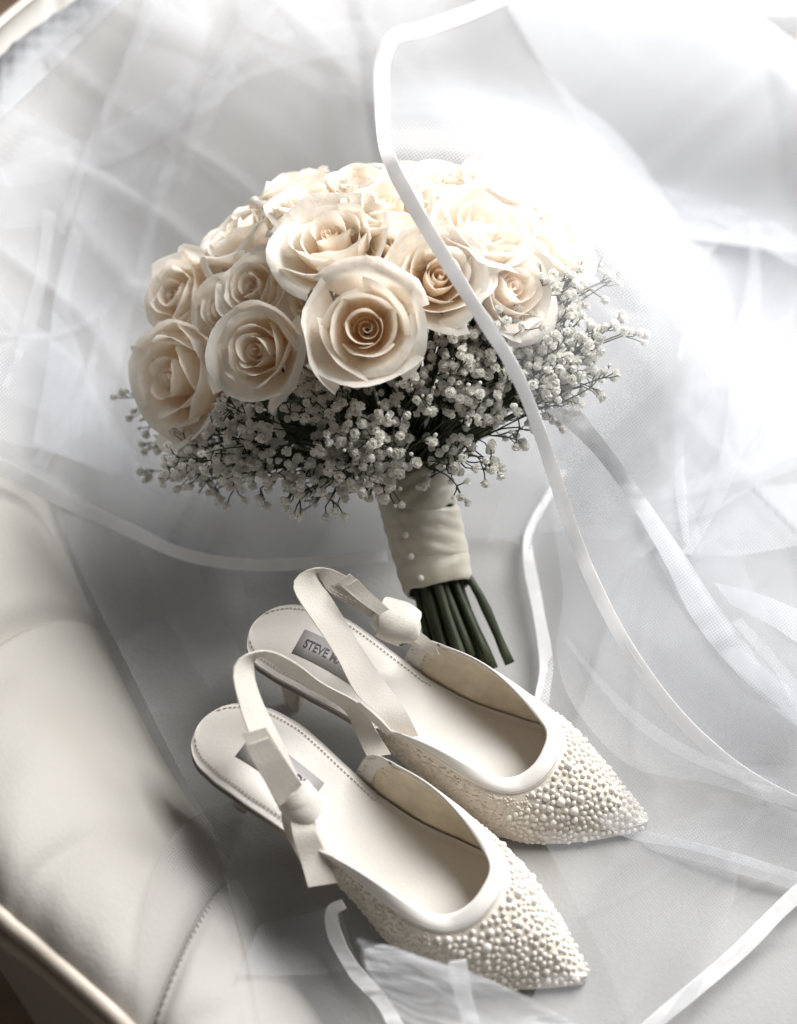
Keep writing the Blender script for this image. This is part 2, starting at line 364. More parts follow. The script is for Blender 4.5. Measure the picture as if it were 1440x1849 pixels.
PR = .0
def make_rose(q, n, R, seed, spin, openness=1.0, up=.62):
    """A rose of outer radius R whose heart sits at q and faces n: heart mesh, its petals as children."""
    rs = random.Random(seed)
    b = MB()
    # rolled heart
    na, nz = 90, 8
    a = np.linspace(0, 4.2 * np.pi, na)[:, None]; k = np.linspace(0, 1, nz)[None, :]
    rr = .030 + .21 * (a / a.max()) ** .9; rr = rr * (1 + .12 * np.sin(k * np.pi)) * (.85 + .15 * k) + .012 * np.sin(a * 1.3 + seed)
    zz = .25 + (.74 + .03 * np.sin(a * .9 + seed) - .05 * (a / a.max())) * k
    hx, hy = rs.uniform(-.05, .05), rs.uniform(-.05, .05)
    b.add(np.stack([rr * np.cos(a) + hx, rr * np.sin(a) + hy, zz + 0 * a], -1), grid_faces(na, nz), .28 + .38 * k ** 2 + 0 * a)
    ph = rs.random() * 6.28
    for layer, (cnt, r0, h, w) in enumerate(((3, .335, 1.03, 1.3),)):
        for i in range(cnt):
            p, f, s = petal_grid(ph + i * 2 * math.pi / cnt + rs.uniform(-.25, .25), w * rs.uniform(.9, 1.1), r0 * rs.uniform(.94, 1.06) + i * .012, h * rs.uniform(.96, 1.03), .1, 0, .45 + .2 * layer, .015,
                                 .02, rs.random() * 20, lean=.05 - .03 * layer, ruf=.012)
            b.add(p + np.array([hx, hy, 0]) * .6, f, np.clip(s * .85, 0, 1))
        ph += .9
    # receptacle closing the underside
    m = 12; an = np.linspace(0, 2 * np.pi, m, endpoint=False)
    rings = [(.06, -.22), (.22, -.12), (.36, .05), (.40, .25)]
    b.add([(r * math.cos(x), r * math.sin(x), z) for r, z in rings for x in an], grid_faces(4, m, True), np.full(48, .12))
    rose = b.build('rose', M['petal'], bouquet)
    z = Vector(unit(n)); qt = z.to_track_quat('Z', 'Y') @ Quaternion((0, 0, 1), spin)
    rose.rotation_mode = 'QUATERNION'; rose.rotation_quaternion = qt
    rose.scale = (R, R, R); rose.location = Vector(q - B0) - z * (up * R)
    for layer, (cnt, r0, h, w, rb, fl, cu, rc, tip, ruf) in enumerate((
            (4, .475, 1.0, 1.02, .14, .02, .8, .03, .03, .022), (4, .63, .97, 1.02, .20, .04, 1.5, .055, .07, .032), (4, .76, .86, 1.10, .24, .13, 2.1, .085, .13, .045))):
        for i in range(cnt):
            o_ = openness if layer else 1
            p, f, s = petal_grid(ph + i * 2 * math.pi / cnt + rs.uniform(-.22, .22), w * rs.uniform(.88, 1.12), r0 * rs.uniform(.93, 1.07) + .012 * i, h * rs.uniform(.92, 1.06), rb, fl * o_ * rs.uniform(.2, 1.8),
                                 cu * o_ * rs.uniform(.45, 1.3), rc * rs.uniform(.8, 1.3), tip * rs.uniform(.3, 1.5), rs.random() * 20, ruf=ruf)
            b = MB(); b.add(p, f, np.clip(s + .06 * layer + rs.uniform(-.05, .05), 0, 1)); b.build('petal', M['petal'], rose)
        ph += .75 + rs.uniform(-.1, .1)
    return rose
# photo pixel, radius in photo pixels, openness, extra turn of the face (picture right, picture up), towards-camera offset
ROSES = [(346, 700, 122, .85, -.10, -.18, .022), (478, 645, 96, .9, -.05, -.02, .014), (664, 610, 110, 1.1, .10, .02, .018), (335, 542, 84, .9, -.10, .05, .006), (405, 545, 70, .8, .1, .2, -.018),
         (462, 515, 78, .9, -.05, .18, -.008), (606, 455, 106, 1.1, -.05, .18, .008), (790, 512, 104, 1.0, .05, .02, .008), (432, 425, 84, 1.0, -.12, .3, -.01), (568, 372, 92, 1.0, 0, .28, -.006),
         (705, 385, 96, 1.0, .0, .25, 0), (532, 335, 80, 1.1, -.1, .4, -.012), (650, 330, 76, 1.0, 0, .4, -.012), (866, 430, 104, 1.1, .16, .15, .004), (905, 350, 96, 1.1, .2, .3, -.004),
         (1000, 430, 98, 1.1, .35, .12, -.004), (915, 525, 104, 1.15, .30, -.02, .002), (765, 335, 84, 1.0, .05, .3, -.01), (392, 450, 66, .9, -.3, .2, -.015), (835, 330, 84, 1.0, .12, .3, -.012),
         (480, 375, 74, 1.0, -.1, .3, -.012), (712, 450, 90, .9, .0, .1, -.004), (960, 365, 86, 1.0, .3, .2, -.01), (560, 520, 70, .9, 0, .1, -.022), (570, 610, 72, .8, 0, -.1, -.030)]
rose_spots = []
for i, (px, py, rp, op, tx, ty, tc) in enumerate(ROSES):
    q, n = dome_hit(px, py); dpt = (q - CAM) @ VF
    R = rp / 924.5 * TANV * dpt * .90
    n = unit(n + VR * tx - VF * .3 + (-VF * .7 if px < 430 else 0)) if py > 480 else unit(n * .75 + np.array([tx, .05 + ty * .5, .55]))
    q = q + TOC * tc
    make_rose(q, n, R, 100 + i, i * 1.37, op); rose_spots.append((q, n, R))

# stems: one tube each from its cut end through the wrap into the flowers
def stem_path(i, k):
    an = i * 2.399; rr = .0150 * math.sqrt((k + .5) / 22)
    ca, sa = math.cos(an), math.sin(an)
    end = bq(random.uniform(-.012, .004), rr * ca * 1.35 + .004, rr * sa * 1.1)
    w0 = bq(.045, rr * ca, rr * sa); w1 = bq(.105, rr * .95 * ca, rr * .95 * sa)
    return end, w0, w1
for i in range(22):
    end, w0, w1 = stem_path(i, i)
    if i == 20: end, w0 = at_z(921, 1198, .012), bq(.046, .019, .003)
    if i == 21: end, w0 = at_z(876, 1212, .009), bq(.046, .012, -.004)
    if i < 20:
        q, n, R = rose_spots[i]; top = q - n * R * .85
    else: top = bq(.16, random.uniform(-.02, .02), random.uniform(-.02, .02))
    p = spline([end, w0, w1, w1 * .45 + top * .55 + AX * .008, top], 22)
    b = MB(); b.tube(p, np.linspace(.0028, .0023, 22) * random.uniform(.85, 1.15) + .0003 * np.sin(np.arange(22) * 1.7 + i), 8)
    b.build('rose_stem', M['stem'], bouquet, B0)

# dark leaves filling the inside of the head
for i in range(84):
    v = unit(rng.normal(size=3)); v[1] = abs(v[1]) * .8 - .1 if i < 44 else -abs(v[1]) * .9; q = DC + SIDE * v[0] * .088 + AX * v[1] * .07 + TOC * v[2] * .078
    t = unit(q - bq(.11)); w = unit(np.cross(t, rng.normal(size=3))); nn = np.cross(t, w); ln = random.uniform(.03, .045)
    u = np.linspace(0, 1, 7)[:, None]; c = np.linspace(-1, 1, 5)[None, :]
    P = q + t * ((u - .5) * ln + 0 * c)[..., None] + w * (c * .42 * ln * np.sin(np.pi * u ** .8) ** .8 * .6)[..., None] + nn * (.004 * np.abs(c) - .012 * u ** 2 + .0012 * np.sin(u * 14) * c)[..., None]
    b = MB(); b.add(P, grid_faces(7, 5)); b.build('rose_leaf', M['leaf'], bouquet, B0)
# satin wrap: overlapping bands
def wrap_band(s0, s1, rad, tilt, seed):
    n, m = 26, 72; s = np.linspace(0, 1, n)[:, None]; a = np.linspace(0, 2 * np.pi, m, endpoint=False)[None, :]
    ss = s0 + (s1 - s0) * s + tilt * np.sin(a + seed * .4) + .0012 * vnoise(a * 2 + seed, s * 2)
    rr = rad * (1 + .045 * np.cos(a * 2 + .6)) + .0008 * vnoise(np.cos(a) * 2.5 + seed, s * 2.2 + np.sin(a) * 2) + .0004 * np.sin(s * 19 + 4 * np.sin(a + seed)) * np.sin(s * np.pi)
    rr = rr - .0016 * (np.exp(-(s / .06) ** 2) + np.exp(-((1 - s) / .06) ** 2)) + (ss - .04) * .03
    P = B0 + AX * ss[..., None] + SIDE * (rr * np.cos(a))[..., None] + TOC * (rr * np.sin(a))[..., None]
    b = MB(); b.add(P, grid_faces(n, m, True)); o = b.build('ribbon_band', M['wrap'], bouquet, B0); solid(o, .0013)
wrap_band(.046, .080, .0198, .0022, 0); wrap_band(.066, .096, .0203, -.0050, 2); wrap_band(.088, .116, .0200, .0040, 4)
# pearl pins
def uv_ball(r=1.0, nu=8, nv=12, flat=1.0):
    v = [(0, 0, -r * flat)]; f = []
    for i in range(1, nu):
        t = math.pi * i / nu
        for j in range(nv):
            a = 2 * math.pi * j / nv; v.append((r * math.sin(t) * math.cos(a), r * math.sin(t) * math.sin(a), -r * flat * math.cos(t)))
    v.append((0, 0, r * flat)); last = len(v) - 1
    for j in range(nv):
        f.append((0, 1 + (j + 1) % nv, 1 + j)); f.append((last, last - nv + j, last - nv + (j + 1) % nv))
    for i in range(nu - 2):
        for j in range(nv):
            a = 1 + i * nv; f.append((a + j, a + (j + 1) % nv, a + nv + (j + 1) % nv, a + nv + j))
    return v, f
b = MB(); b.add(*uv_ball(1.0)); pearl_me = b.mesh('pearl'); pearl_me.materials.append(M['pearl'])
for al, lat in ((.079, -.0118), (.066, -.0118), (.052, -.0095)):
    o = link('pearl_pin', pearl_me, bouquet); o.scale = (.0021,) * 3; o.location = bq(al, lat, math.sqrt(.0222 ** 2 - lat ** 2)) - B0

# gypsophila
def floret_mesh(seed, bud=False):
    rs = random.Random(seed); b = MB()
    if bud:
        b.add(*uv_ball(.55, 5, 7, 1.15)); me = b.mesh('bud'); me.materials.append(M['floret']); return me
    v, f = uv_ball(.60, 6, 9); b.add(np.array(v) + [0, 0, -.1], f)
    for layer, (cnt, tilt, r) in enumerate(((7, 1.5, .92), (7, 1.0, .95), (6, .6, .92))):
        for i in range(cnt):
            a = i * 2 * math.pi / cnt + layer * .5 + rs.uniform(-.2, .2); t = tilt + rs.uniform(-.2, .2); L = r * rs.uniform(.85, 1.1)
            d = np.array([math.cos(a) * math.sin(t), math.sin(a) * math.sin(t), math.cos(t)]); s = np.array([-math.sin(a), math.cos(a), 0]); nn = np.cross(d, s)
            w = .34
            p = [d * .35, d * L * .75 - s * w + nn * .02, d * L * .82 + nn * .06, d * L * .75 + s * w + nn * .02, d * L * .9 - s * w * .8 + nn * .24, d * L * 1.0 + nn * .2, d * L * .9 + s * w * .8 + nn * .24]
            b.add(p, [(0, 1, 2), (0, 2, 3), (1, 4, 5, 2), (2, 5, 6, 3)])
    v, f = uv_ball(.15, 4, 5); b.add(np.array(v) + [0, 0, .56], f)
    me = b.mesh('floret'); me.materials.append(M['floret']); me.materials.append(M['eye'])
    n_eye = len(f)
    for p in me.polygons[-n_eye:]: p.material_index = 1
    return me
FL = [floret_mesh(i) for i in range(6)]; BUD = floret_mesh(9, True)
fl_data = [(np.array([v.co[:] for v in m.vertices]), [tuple(p.vertices) for p in m.polygons]) for m in FL]
bud_data = (np.array([v.co[:] for v in BUD.vertices]), [tuple(p.vertices) for p in BUD.polygons])
# cluster centres: photo pixels across the collar
POLY = [((235, 610), (300, 600), (290, 760), (400, 850), (300, 860), (215, 760)), ((300, 760), (420, 740), (640, 690), (660, 890), (520, 895), (360, 880)),
        ((480, 700), (600, 660), (700, 720), (760, 780), (700, 905), (560, 880)), ((690, 730), (800, 620), (930, 700), (960, 800), (840, 850), (740, 900)),
        ((790, 640), (900, 580), (980, 620), (1010, 770), (900, 760)), ((900, 600), (950, 500), (1080, 500), (1135, 600), (1090, 690), (1000, 790), (950, 700)),
        ((600, 870), (760, 860), (700, 915), (620, 935))]
NSPR = [14, 24, 15, 17, 12, 24, 6]
def in_poly(poly):
    xs = [p[0] for p in poly]; ys = [p[1] for p in poly]
    while True:
        x, y = random.uniform(min(xs), max(xs)), random.uniform(min(ys), max(ys)); c = False
        for (x1, y1), (x2, y2) in zip(poly, poly[1:] + poly[:1]):
            if (y1 > y) != (y2 > y) and x < (x2 - x1) * (y - y1) / (y2 - y1) + x1: c = not c
        if c: return x, y
GC = bq(.172, .010, 0); GR = np.array([.158, .096, .120])
spots = [in_poly(p) for p, n in zip(POLY, NSPR) for _ in range(n)]
spots += [(330, 870), (380, 885), (450, 890), (520, 895), (580, 905), (640, 925), (700, 900), (270, 840), (240, 790), (225, 700), (245, 650), (300, 850), (420, 870), (560, 900), (250, 740),
          (1090, 640), (1060, 700), (1010, 780), (960, 805), (910, 830), (860, 850), (800, 880), (1030, 560), (1100, 610)]
spots += [(1075, 470), (1050, 740), (885, 850), (820, 905), (618, 930), (372, 880), (225, 740), (250, 620), (790, 595), (770, 640), (590, 650), (540, 680)]
spots += [(240, 640), (230, 680), (222, 720), (228, 760), (240, 800), (262, 830), (255, 600), (262, 660), (300, 870), (340, 885), (275, 620), (250, 700),
          (1120, 600), (1130, 570), (1085, 650), (1095, 710), (1070, 760), (1000, 520), (1050, 520), (960, 520), (1110, 480), (1090, 450), (1060, 600), (1020, 640)]
spots += [(random.uniform(222, 300), random.uniform(590, 800)) for _ in range(14)]
sprigs = []
for si, (px, py) in enumerate(spots):
    q, n = dome_hit(px, py, GC, GR)
    q = q - n * random.uniform(.0, .03) - TOC * (.034 if px < 300 else 0)
    hub = bq(.105 + random.uniform(0, .02), random.uniform(-.012, .012), random.uniform(-.012, .012))
    fork = hub * .30 + q * .70 + AX * .006
    dirq = unit(q - hub)
    b = MB(); b.tube(spline([hub, hub * .6 + fork * .4 + AX * .006, fork], 8), np.linspace(.0010, .0007, 8), 5, False)
    fl = []
    nb = random.randint(3, 5)
    for k in range(nb):
        dv = unit(dirq * random.uniform(.5, 1.0) + rng.normal(size=3) * .55); l1 = random.uniform(.010, .020)
        e = fork + (q - fork) * random.uniform(.3, 1.0) + dv * l1 * .6
        b.tube(spline([fork, (fork + e) / 2 + rng.normal(size=3) * .002, e], 5), np.linspace(.0006, .00045, 5), 4, False)
        for j in range(random.randint(2, 4)):
            d2_ = unit(dv + rng.normal(size=3) * .75 + n * .3); l2 = random.uniform(.004, .013); e2 = e + d2_ * l2
            b.tube([e, (e + e2) / 2 + rng.normal(size=3) * .0006, e2], (.00045, .0004, .00035), 4, False)
            bud = random.random() < .22
            sz = random.uniform(.0017, .0024) if bud else random.uniform(.0025, .0037)
            b.tube([e2 - d2_ * .0012, e2 + d2_ * sz * .25], (.0004, sz * .42), 5, True)
            fl.append((e2 + d2_ * sz * .2, unit(d2_ + rng.normal(size=3) * .25 - VF * .25), sz, bud))
    o = b.build('gypsophila_sprig', M['twig'], bouquet, B0); sprigs.append((o, fl))
every = [(-s / ((p - CAM) @ VF), si, k) for si, (o, fl) in enumerate(sprigs) for k, (p, d, s, bd) in enumerate(fl)]
# the ones that show largest and nearest become objects of their own
front = sorted(every, key=lambda x: ((sprigs[x[1]][1][x[2]][0] - CAM) @ VF) - 18 * sprigs[x[1]][1][x[2]][2])[:300]
front = {(a, c) for _, a, c in front}
for si, (o, fl) in enumerate(sprigs):
    rest = MB()
    for k, (p, d, s, bd) in enumerate(fl):
        qt = Vector(d).to_track_quat('Z', 'Y') @ Quaternion((0, 0, 1), random.random() * 6.28)
        vi = random.randrange(len(FL))
        if (si, k) in front:
            c = link('bud' if bd else 'floret', BUD if bd else FL[vi], o); c.location = p - B0; c.rotation_mode = 'QUATERNION'; c.rotation_quaternion = qt; c.scale = (s, s, s)
        else:
            v, f = bud_data if bd else fl_data[vi]
            rest.add((np.array(qt.to_matrix()) @ (v.T * s)).T + p, f)
    if rest.n:
        r = rest.build('floret_mass', M['floret'], o, B0); r['kind'] = 'stuff'

# ------------------------------------------------------------------ shoes
L = .232; HH = .064
XS = np.array([0, .0015, .004, .009, .018, .033, .06, .12, .20, .30, .40, .50, .60, .68, .76, .84, .91, .96, .985, 1.0])
WS = np.array([0, .0046, .0075, .0110, .0150, .0190, .0232, .0270, .0282, .0262, .0250, .0285, .0350, .0375, .0350, .0270, .0170, .0085, .0042, .0012])
def halfw(x): return np.interp(x / L, XS, WS)
def zins(x):
    t = np.clip((x / L - .10) / (.68 - .10), 0, 1); s = t * t * (3 - 2 * t)
    return .0075 + (HH - .0075) * (1 - s) - .0015 * np.clip((x / L - .7) / .3, 0, 1)
def ribbon(b, e1, e2, n=30, thick=.0007, m=4):
    """Flat band between two 3D edge lines, with real thickness."""
    a = spline(e1, n); c = spline(e2, n); P = a[:, None] + (c - a)[:, None] * np.linspace(0, 1, m)[None, :, None]
    nn = unit(np.cross(np.gradient(P, axis=0), np.gradient(P, axis=1)))
    for s, fl_ in ((.5, False), (-.5, True)):
        f = grid_faces(n, m); b.add(P + nn * thick * s, [tuple(q[::-1]) if fl_ else tuple(q) for q in f])
    ri = [i * m for i in range(n)] + [(n - 1) * m + j for j in range(1, m)] + [i * m + m - 1 for i in range(n - 2, -1, -1)] + [j for j in range(m - 2, 0, -1)]
    top = (P + nn * thick * .5).reshape(-1, 3)[ri]; bot = (P - nn * thick * .5).reshape(-1, 3)[ri]; c_ = len(ri)
    b.add(np.r_[top, bot], [(i, (i + 1) % c_, c_ + (i + 1) % c_, c_ + i) for i in range(c_)])
def pz(pts): return [at_z(x, y, z) for x, y, z in pts]

def text_mesh(s, size):
    cu = bpy.data.curves.new('lettering', 'FONT'); cu.body = s; cu.size = size; cu.align_x = 'LEFT'; cu.align_y = 'CENTER'; cu.offset = size * .018; cu.extrude = .00008
    o = bpy.data.objects.new('lettering', cu); col.objects.link(o); bpy.context.view_layer.update()
    me = bpy.data.meshes.new_from_object(o.evaluated_get(bpy.context.evaluated_depsgraph_get())); bpy.data.objects.remove(o); return me

def make_shoe(label, heel_px, toe_px, curve, seed, straps):
    heel = at_z(*heel_px, HH); toe = at_z(*toe_px, .007)
    yaw = math.atan2(toe[1] - heel[1], toe[0] - heel[0]); ln = math.hypot(toe[0] - heel[0], toe[1] - heel[1]); k = ln / L
    root = thing('slingback_shoe', label, 'shoe', (heel[0], heel[1], 0), 'pair of pearl slingback shoes')
    RZ = np.array([[math.cos(yaw), -math.sin(yaw), 0], [math.sin(yaw), math.cos(yaw), 0], [0, 0, 1]])
    base_ = np.array([heel[0], heel[1], 0])
    def cy(x): return curve * (np.clip(x / L, 0, 1) - .35) ** 2 * 1.6
    def tw(p):                                           # shoe frame -> world
        p = np.array(p, float).reshape(-1, 3).copy(); p[:, 1] += cy(p[:, 0]); p[:, 0] *= k; return p @ RZ.T + base_
    rs = random.Random(seed)
    x = L * (1 - np.cos(np.linspace(0, np.pi, 60))) / 2; x[1:4] = L * np.array([.0015, .004, .0085])
    x = np.sort(x)
    # insole: padded top with rolled edge
    def footbed(name, grow, ztop, zbot, mat, dish):
        m = 17; u = np.linspace(-1, 1, m)[None, :]; w = (halfw(x) + grow)[:, None]; w[0] = 1e-4
        top = np.stack([np.broadcast_to(x[:, None], (60, m)), w * u, (zins(x) + ztop)[:, None] - dish * (1 - u ** 2) * .4 - .0016 * np.abs(u) ** 10 + 0 * u], -1)
        bot = np.stack([np.broadcast_to(x[:, None], (60, m)), w * u * .985, (zins(x) + zbot)[:, None] + 0 * u], -1)
        b = MB(); f = grid_faces(60, m); b.add(tw(top), [tuple(q[::-1]) for q in f]); b.add(tw(bot), f)
        rim = [i * m for i in range(60)] + [59 * m + j for j in range(1, m)] + [i * m + m - 1 for i in range(58, -1, -1)] + [j for j in range(m - 2, 0, -1)]
        for i in range(len(rim)):
            p, q = rim[i], rim[(i + 1) % len(rim)]; b.f.append((p, q, 60 * m + q, 60 * m + p))
        return b.build(name, mat, root, base_)
    footbed('insole', 0, 0, -.0045, M['insole'], .0025); footbed('outsole', .0008, -.0047, -.0068, M['sole'], 0)
    # heel
    hx = np.r_[0, .0004, .001, .002, .004, .0075, np.linspace(.012, .058, 12)]; outline = [(a, halfw(a) * 1.0) for a in hx[1:]]; loop = [(0.0, 0)] + outline + [(a, -w) for a, w in outline[::-1]]
    loop = np.array(loop); b = MB(); n = len(loop); rings = []
    for t in np.linspace(0, 1, 14):
        s = (1 - t) ** 2.6; z = (HH - .0068) * (1 - t); cxh = .020
        P = np.c_[cxh + (loop[:, 0] - cxh) * (s + .17 * (1 - s)), loop[:, 1] * (s + .19 * (1 - s)), np.full(n, z)]
        if t < .3: P[:, 2] = np.minimum(z, zins(P[:, 0]) - .0066) if t == 0 else np.minimum(z, zins(P[:, 0]) - .008)
        rings.append(P)
    b.add(tw(np.concatenate(rings)), [tuple(q) for q in grid_faces(14, n, True)] + [tuple(range(13 * n, 14 * n))]); b.build('heel', M['sole'], root, base_)
    # stitching round the heel of the insole
    b = MB()
    for sgn in (-1, 1):
        for a in np.arange(.004, .098, .0021):
            f_ = lambda a_: (a_, sgn * max(halfw(a_) - .0042, .0), zins(a_) + .0001)
            if halfw(a) < .006: continue
            b.tube(tw([f_(a), f_(a + .0013)]), .00032, 4)
    o = b.build('insole_stitching', M['stitch'], root, base_); o['kind'] = 'stuff'
    # vamp: loft from topline to sole edge
    nb, na = 90, 22
    bb = np.linspace(-1, 1, nb); th = bb * np.pi / 2
    xe, xt = .098, .171
    Tx = xe + (xt - xe) * np.cos(th) ** .75; Ty = np.sign(th) * .0335 * np.abs(np.sin(th)) ** .8 * (1 - .06 * np.abs(bb) ** 3)
    Tz = .036 - .004 * np.sin(np.pi * np.abs(bb)) ** 2 + .021 * smooth(.35, 1, np.abs(bb)) + .004 * (1 - np.abs(bb))
    g = np.abs(bb); Sx = L - (L - .080) * (g ** 1.25); Sx = np.minimum(Sx, L * .9995)
    Sy = np.sign(bb) * (halfw(Sx) + .0022); Sy[np.abs(bb) < 1e-6] = 0; Sz = zins(Sx) - .0055
    T = np.c_[Tx, Ty, Tz]; S = np.c_[Sx, Sy, Sz]
    out = np.c_[S[:, :2] - np.array([.15, 0]), np.zeros(nb)]; out = unit(out); out[:, 2] = .75; out = unit(out)
    def surf(a, i=None, off=0.0):
        return T[:, None] + (S - T)[:, None] * a[None, :, None] + out[:, None] * ((.0065 * np.sin(np.pi * a ** .8))[None, :] * (1 - .25 * np.exp(-(bb / .2) ** 2))[:, None] + off)[..., None]
    A = np.linspace(0, 1, na); len_b = np.linalg.norm(S - T, axis=1)
    b = MB(); b.add(tw(surf(A)), grid_faces(nb, na)); o = b.build('vamp', M['vamp'], root, base_)
    b = MB(); b.add(tw(surf(A, off=-.0016)), grid_faces(nb, na)); b.build('lining', M['lining'], root, base_)
    # trim band along the topline, folded over the edge, and down the cut back ends
    tb = np.linspace(0, 1, 7); P = []
    for kk, (aa, off) in enumerate(((.0030, -.0026), (.0008, -.0024), (-.0003, -.0010), (-.0004, .0001), (.0008, .0009), (.0035, .0011), (.0070, .0011), (.0078, .0003))):
        ai = aa / len_b
        P.append(T + (S - T) * ai[:, None] + out * (.0065 * np.sin(np.pi * np.clip(ai, 0, 1) ** .8) * (1 - .25 * np.exp(-(bb / .2) ** 2)) + off)[:, None])
    P = np.stack(P, 1); b = MB(); b.add(tw(P), grid_faces(nb, 8)); b.build('topline_trim', M['trim'], root, base_)
    for e in (0, -1):
        line = surf(np.linspace(0, 1, 12))[e]; b = MB(); nrm = out[e]; bx = np.array([1.0, 0, 0])
        P = np.stack([line + nrm * .0014 + bx * .006, line + nrm * .0016, line - nrm * .0005 - bx * .0012, line - nrm * .0022, line - nrm * .0026 + bx * .006], 1)
        b.add(tw(P), grid_faces(12, 5)); b.build('end_trim', M['trim'], root, base_)
    b = MB()
    for i in range(4, nb - 4):
        for fr in (0, .33, .66):
            p0 = P_at = None
            i0, i1 = i, i + 1
            a0 = .0062 / (len_b[i0] * (1 - fr) + len_b[i1] * fr)
            def pt(f_):
                t_ = T[i0] * (1 - f_) + T[i1] * f_; s_ = S[i0] * (1 - f_) + S[i1] * f_; o_ = out[i0] * (1 - f_) + out[i1] * f_; bq_ = bb[i0] * (1 - f_) + bb[i1] * f_
                return t_ + (s_ - t_) * a0 + o_ * (.0065 * math.sin(math.pi * a0 ** .8) * (1 - .25 * math.exp(-(bq_ / .2) ** 2)) + .0011)
            b.tube(tw([pt(fr), pt(fr + .2)]), .00026, 4)
    o = b.build('trim_stitching', M['stitch'], root, base_); o['kind'] = 'stuff'
    # pearls
    fine = surf(np.linspace(0, 1, 120)); fb = np.linspace(-1, 1, 600); F3 = np.stack([np.stack([np.interp(fb, bb, fine[:, j, c]) for c in range(3)], 1) for j in range(120)], 1)
    lenf = np.interp(fb, bb, len_b); outf = np.stack([np.interp(fb, bb, out[:, c]) for c in range(3)], 1)
    placed = np.zeros((0, 4)); seeds = np.zeros((0, 4)); lat = []
    def try_many(cnt, rad, region):
        nonlocal placed
        for _ in range(cnt):
            i = rs.randrange(600); j = rs.randrange(120)
            p = F3[i, j]; a_ = j / 119
            if a_ * lenf[i] < .0088 + rad or a_ > .985: continue
            if not region(p, a_, fb[i]): continue
            if len(placed) and np.min(np.linalg.norm(placed[:, :3] - p, axis=1) - placed[:, 3]) < rad * 1.0: continue
            placed = np.vstack([placed, [*p, rad]])
    zone = lambda p, a_, b_: p[0] > .166 + .010 * math.sin(a_ * 9 + seed) + .03 * (1 - a_) * (abs(b_) > .5)
    try_many(900, .0026, lambda p, a_, b_: zone(p, a_, b_) and rs.random() < .016 and a_ < .8)
    try_many(2600, .0020, lambda p, a_, b_: zone(p, a_, b_) and rs.random() < .05)
    try_many(9000, .0015, zone); try_many(12000, .00125, zone)
    order = np.argsort(-placed[:, 3] * 30 + np.linalg.norm(tw(placed[:, :3]) - CAM, axis=1)); rest = MB(); bv, bf = uv_ball(1.0, 5, 8)
    wp = tw(placed[:, :3]) - base_
    for c, i in enumerate(order):
        if c < 300:
            o = link('pearl', pearl_me, root); o.location = wp[i] + np.array([0, 0, placed[i, 3] * .25]); o.scale = (placed[i, 3],) * 3
        else: rest.add(np.array(bv) * placed[i, 3] + wp[i] + base_ + [0, 0, placed[i, 3] * .25], bf)
    if rest.n: o = rest.build('pearl_mass', M['pearl'], root, base_); o['kind'] = 'stuff'
    # tiny beads on the sides
    rest = MB(); bv, bf = uv_ball(1.0, 4, 6, .7); n_ = 0
    while n_ < 1100:
        i = rs.randrange(600); j = rs.randrange(120); p = F3[i, j]
        if j / 119 * lenf[i] < .0095 or zone(p, j / 119, fb[i]): continue
        rest.add(tw(np.array(bv) * rs.uniform(.0006, .0011) + p), bf); n_ += 1
    o = rest.build('bead_mass', M['vamp'], root, base_); o['kind'] = 'stuff'
    # maker's label
    x0, x1, yw = .028, .071, .0088
    b = MB(); X2 = np.linspace(x0, x1, 8)
    P = np.stack([np.stack([X2, np.full(8, y), zins(X2) - .0010 * (1 - (y / .026) ** 2) + .0004], 1) for y in (-yw, 0, yw)], 1)
    b.add(tw(P), [tuple(q[::-1]) for q in grid_faces(8, 3)]); o = b.build('label', M['label'], root, base_); solid(o, .0003)
    me = text_mesh('STEVE MADDEN', .0085); vs = np.array([v.co[:] for v in me.vertices]); sx = .037 / max(vs[:, 0].max(), 1e-6)
    xx = x0 + .0035 + vs[:, 0] * sx
    vs = tw(np.c_[xx, vs[:, 1] * 1.0, zins(xx) - .0010 * (1 - (vs[:, 1] / .026) ** 2) + .00075 + vs[:, 2]]) - base_
    me.vertices.foreach_set('co', vs.reshape(-1)); me.update(); me.materials.clear(); me.materials.append(M['ink']); link('lettering', me, o)
    # straps, knot and bow tails, given as world edge lines
    for name, e1, e2 in straps:
        b = MB(); ribbon(b, e1, e2, 40); b.build(name, M['strap'], root, base_)
    return root, base_, tw

def knot(root, base_, c, ax, wx, r):
    """A soft tied knot: a lumpy bead with wrapped folds."""
    v, f = uv_ball(1.0, 24, 36); v = np.array(v); ax = unit(ax); wx = unit(wx - ax * (wx @ ax)); zx = np.cross(ax, wx)
    fold = 1 + .07 * np.sin(v[:, 0] * 3 + v[:, 1] * 2.5) * (1 - np.abs(v[:, 2])) - .05 * np.exp(-((np.abs(v[:, 1] + .35 * v[:, 0]) - .30) / .07) ** 2)
    v = v * fold[:, None] * np.array([1.05, .85, .72]) * r
    b = MB(); b.add(c + v[:, :1] * ax + v[:, 1:2] * wx + v[:, 2:] * zx, f)
    for k, (tl, wd, sc_) in enumerate(((.35, .62, 1.10), (-.55, .50, 1.06))):            # the ribbon wound over itself
        an = np.linspace(0, 2 * np.pi, 41)[:, None]; w = np.linspace(-1, 1, 7)[None, :]
        rad = sc_ * np.sqrt(1 - .55 * (w * wd) ** 2) * (1 + .03 * np.sin(an * 3 + k + w * 2))
        lx = w * wd * (.9 + .2 * np.sin(an + k)) + tl * np.sin(an) * .55; P = c + r * (lx[..., None] * ax + (rad * .86 * np.cos(an))[..., None] * wx + (rad * .74 * np.sin(an))[..., None] * zx)
        b.add(P, grid_faces(41, 7))
    b.build('knot', M['strap'], root, base_)

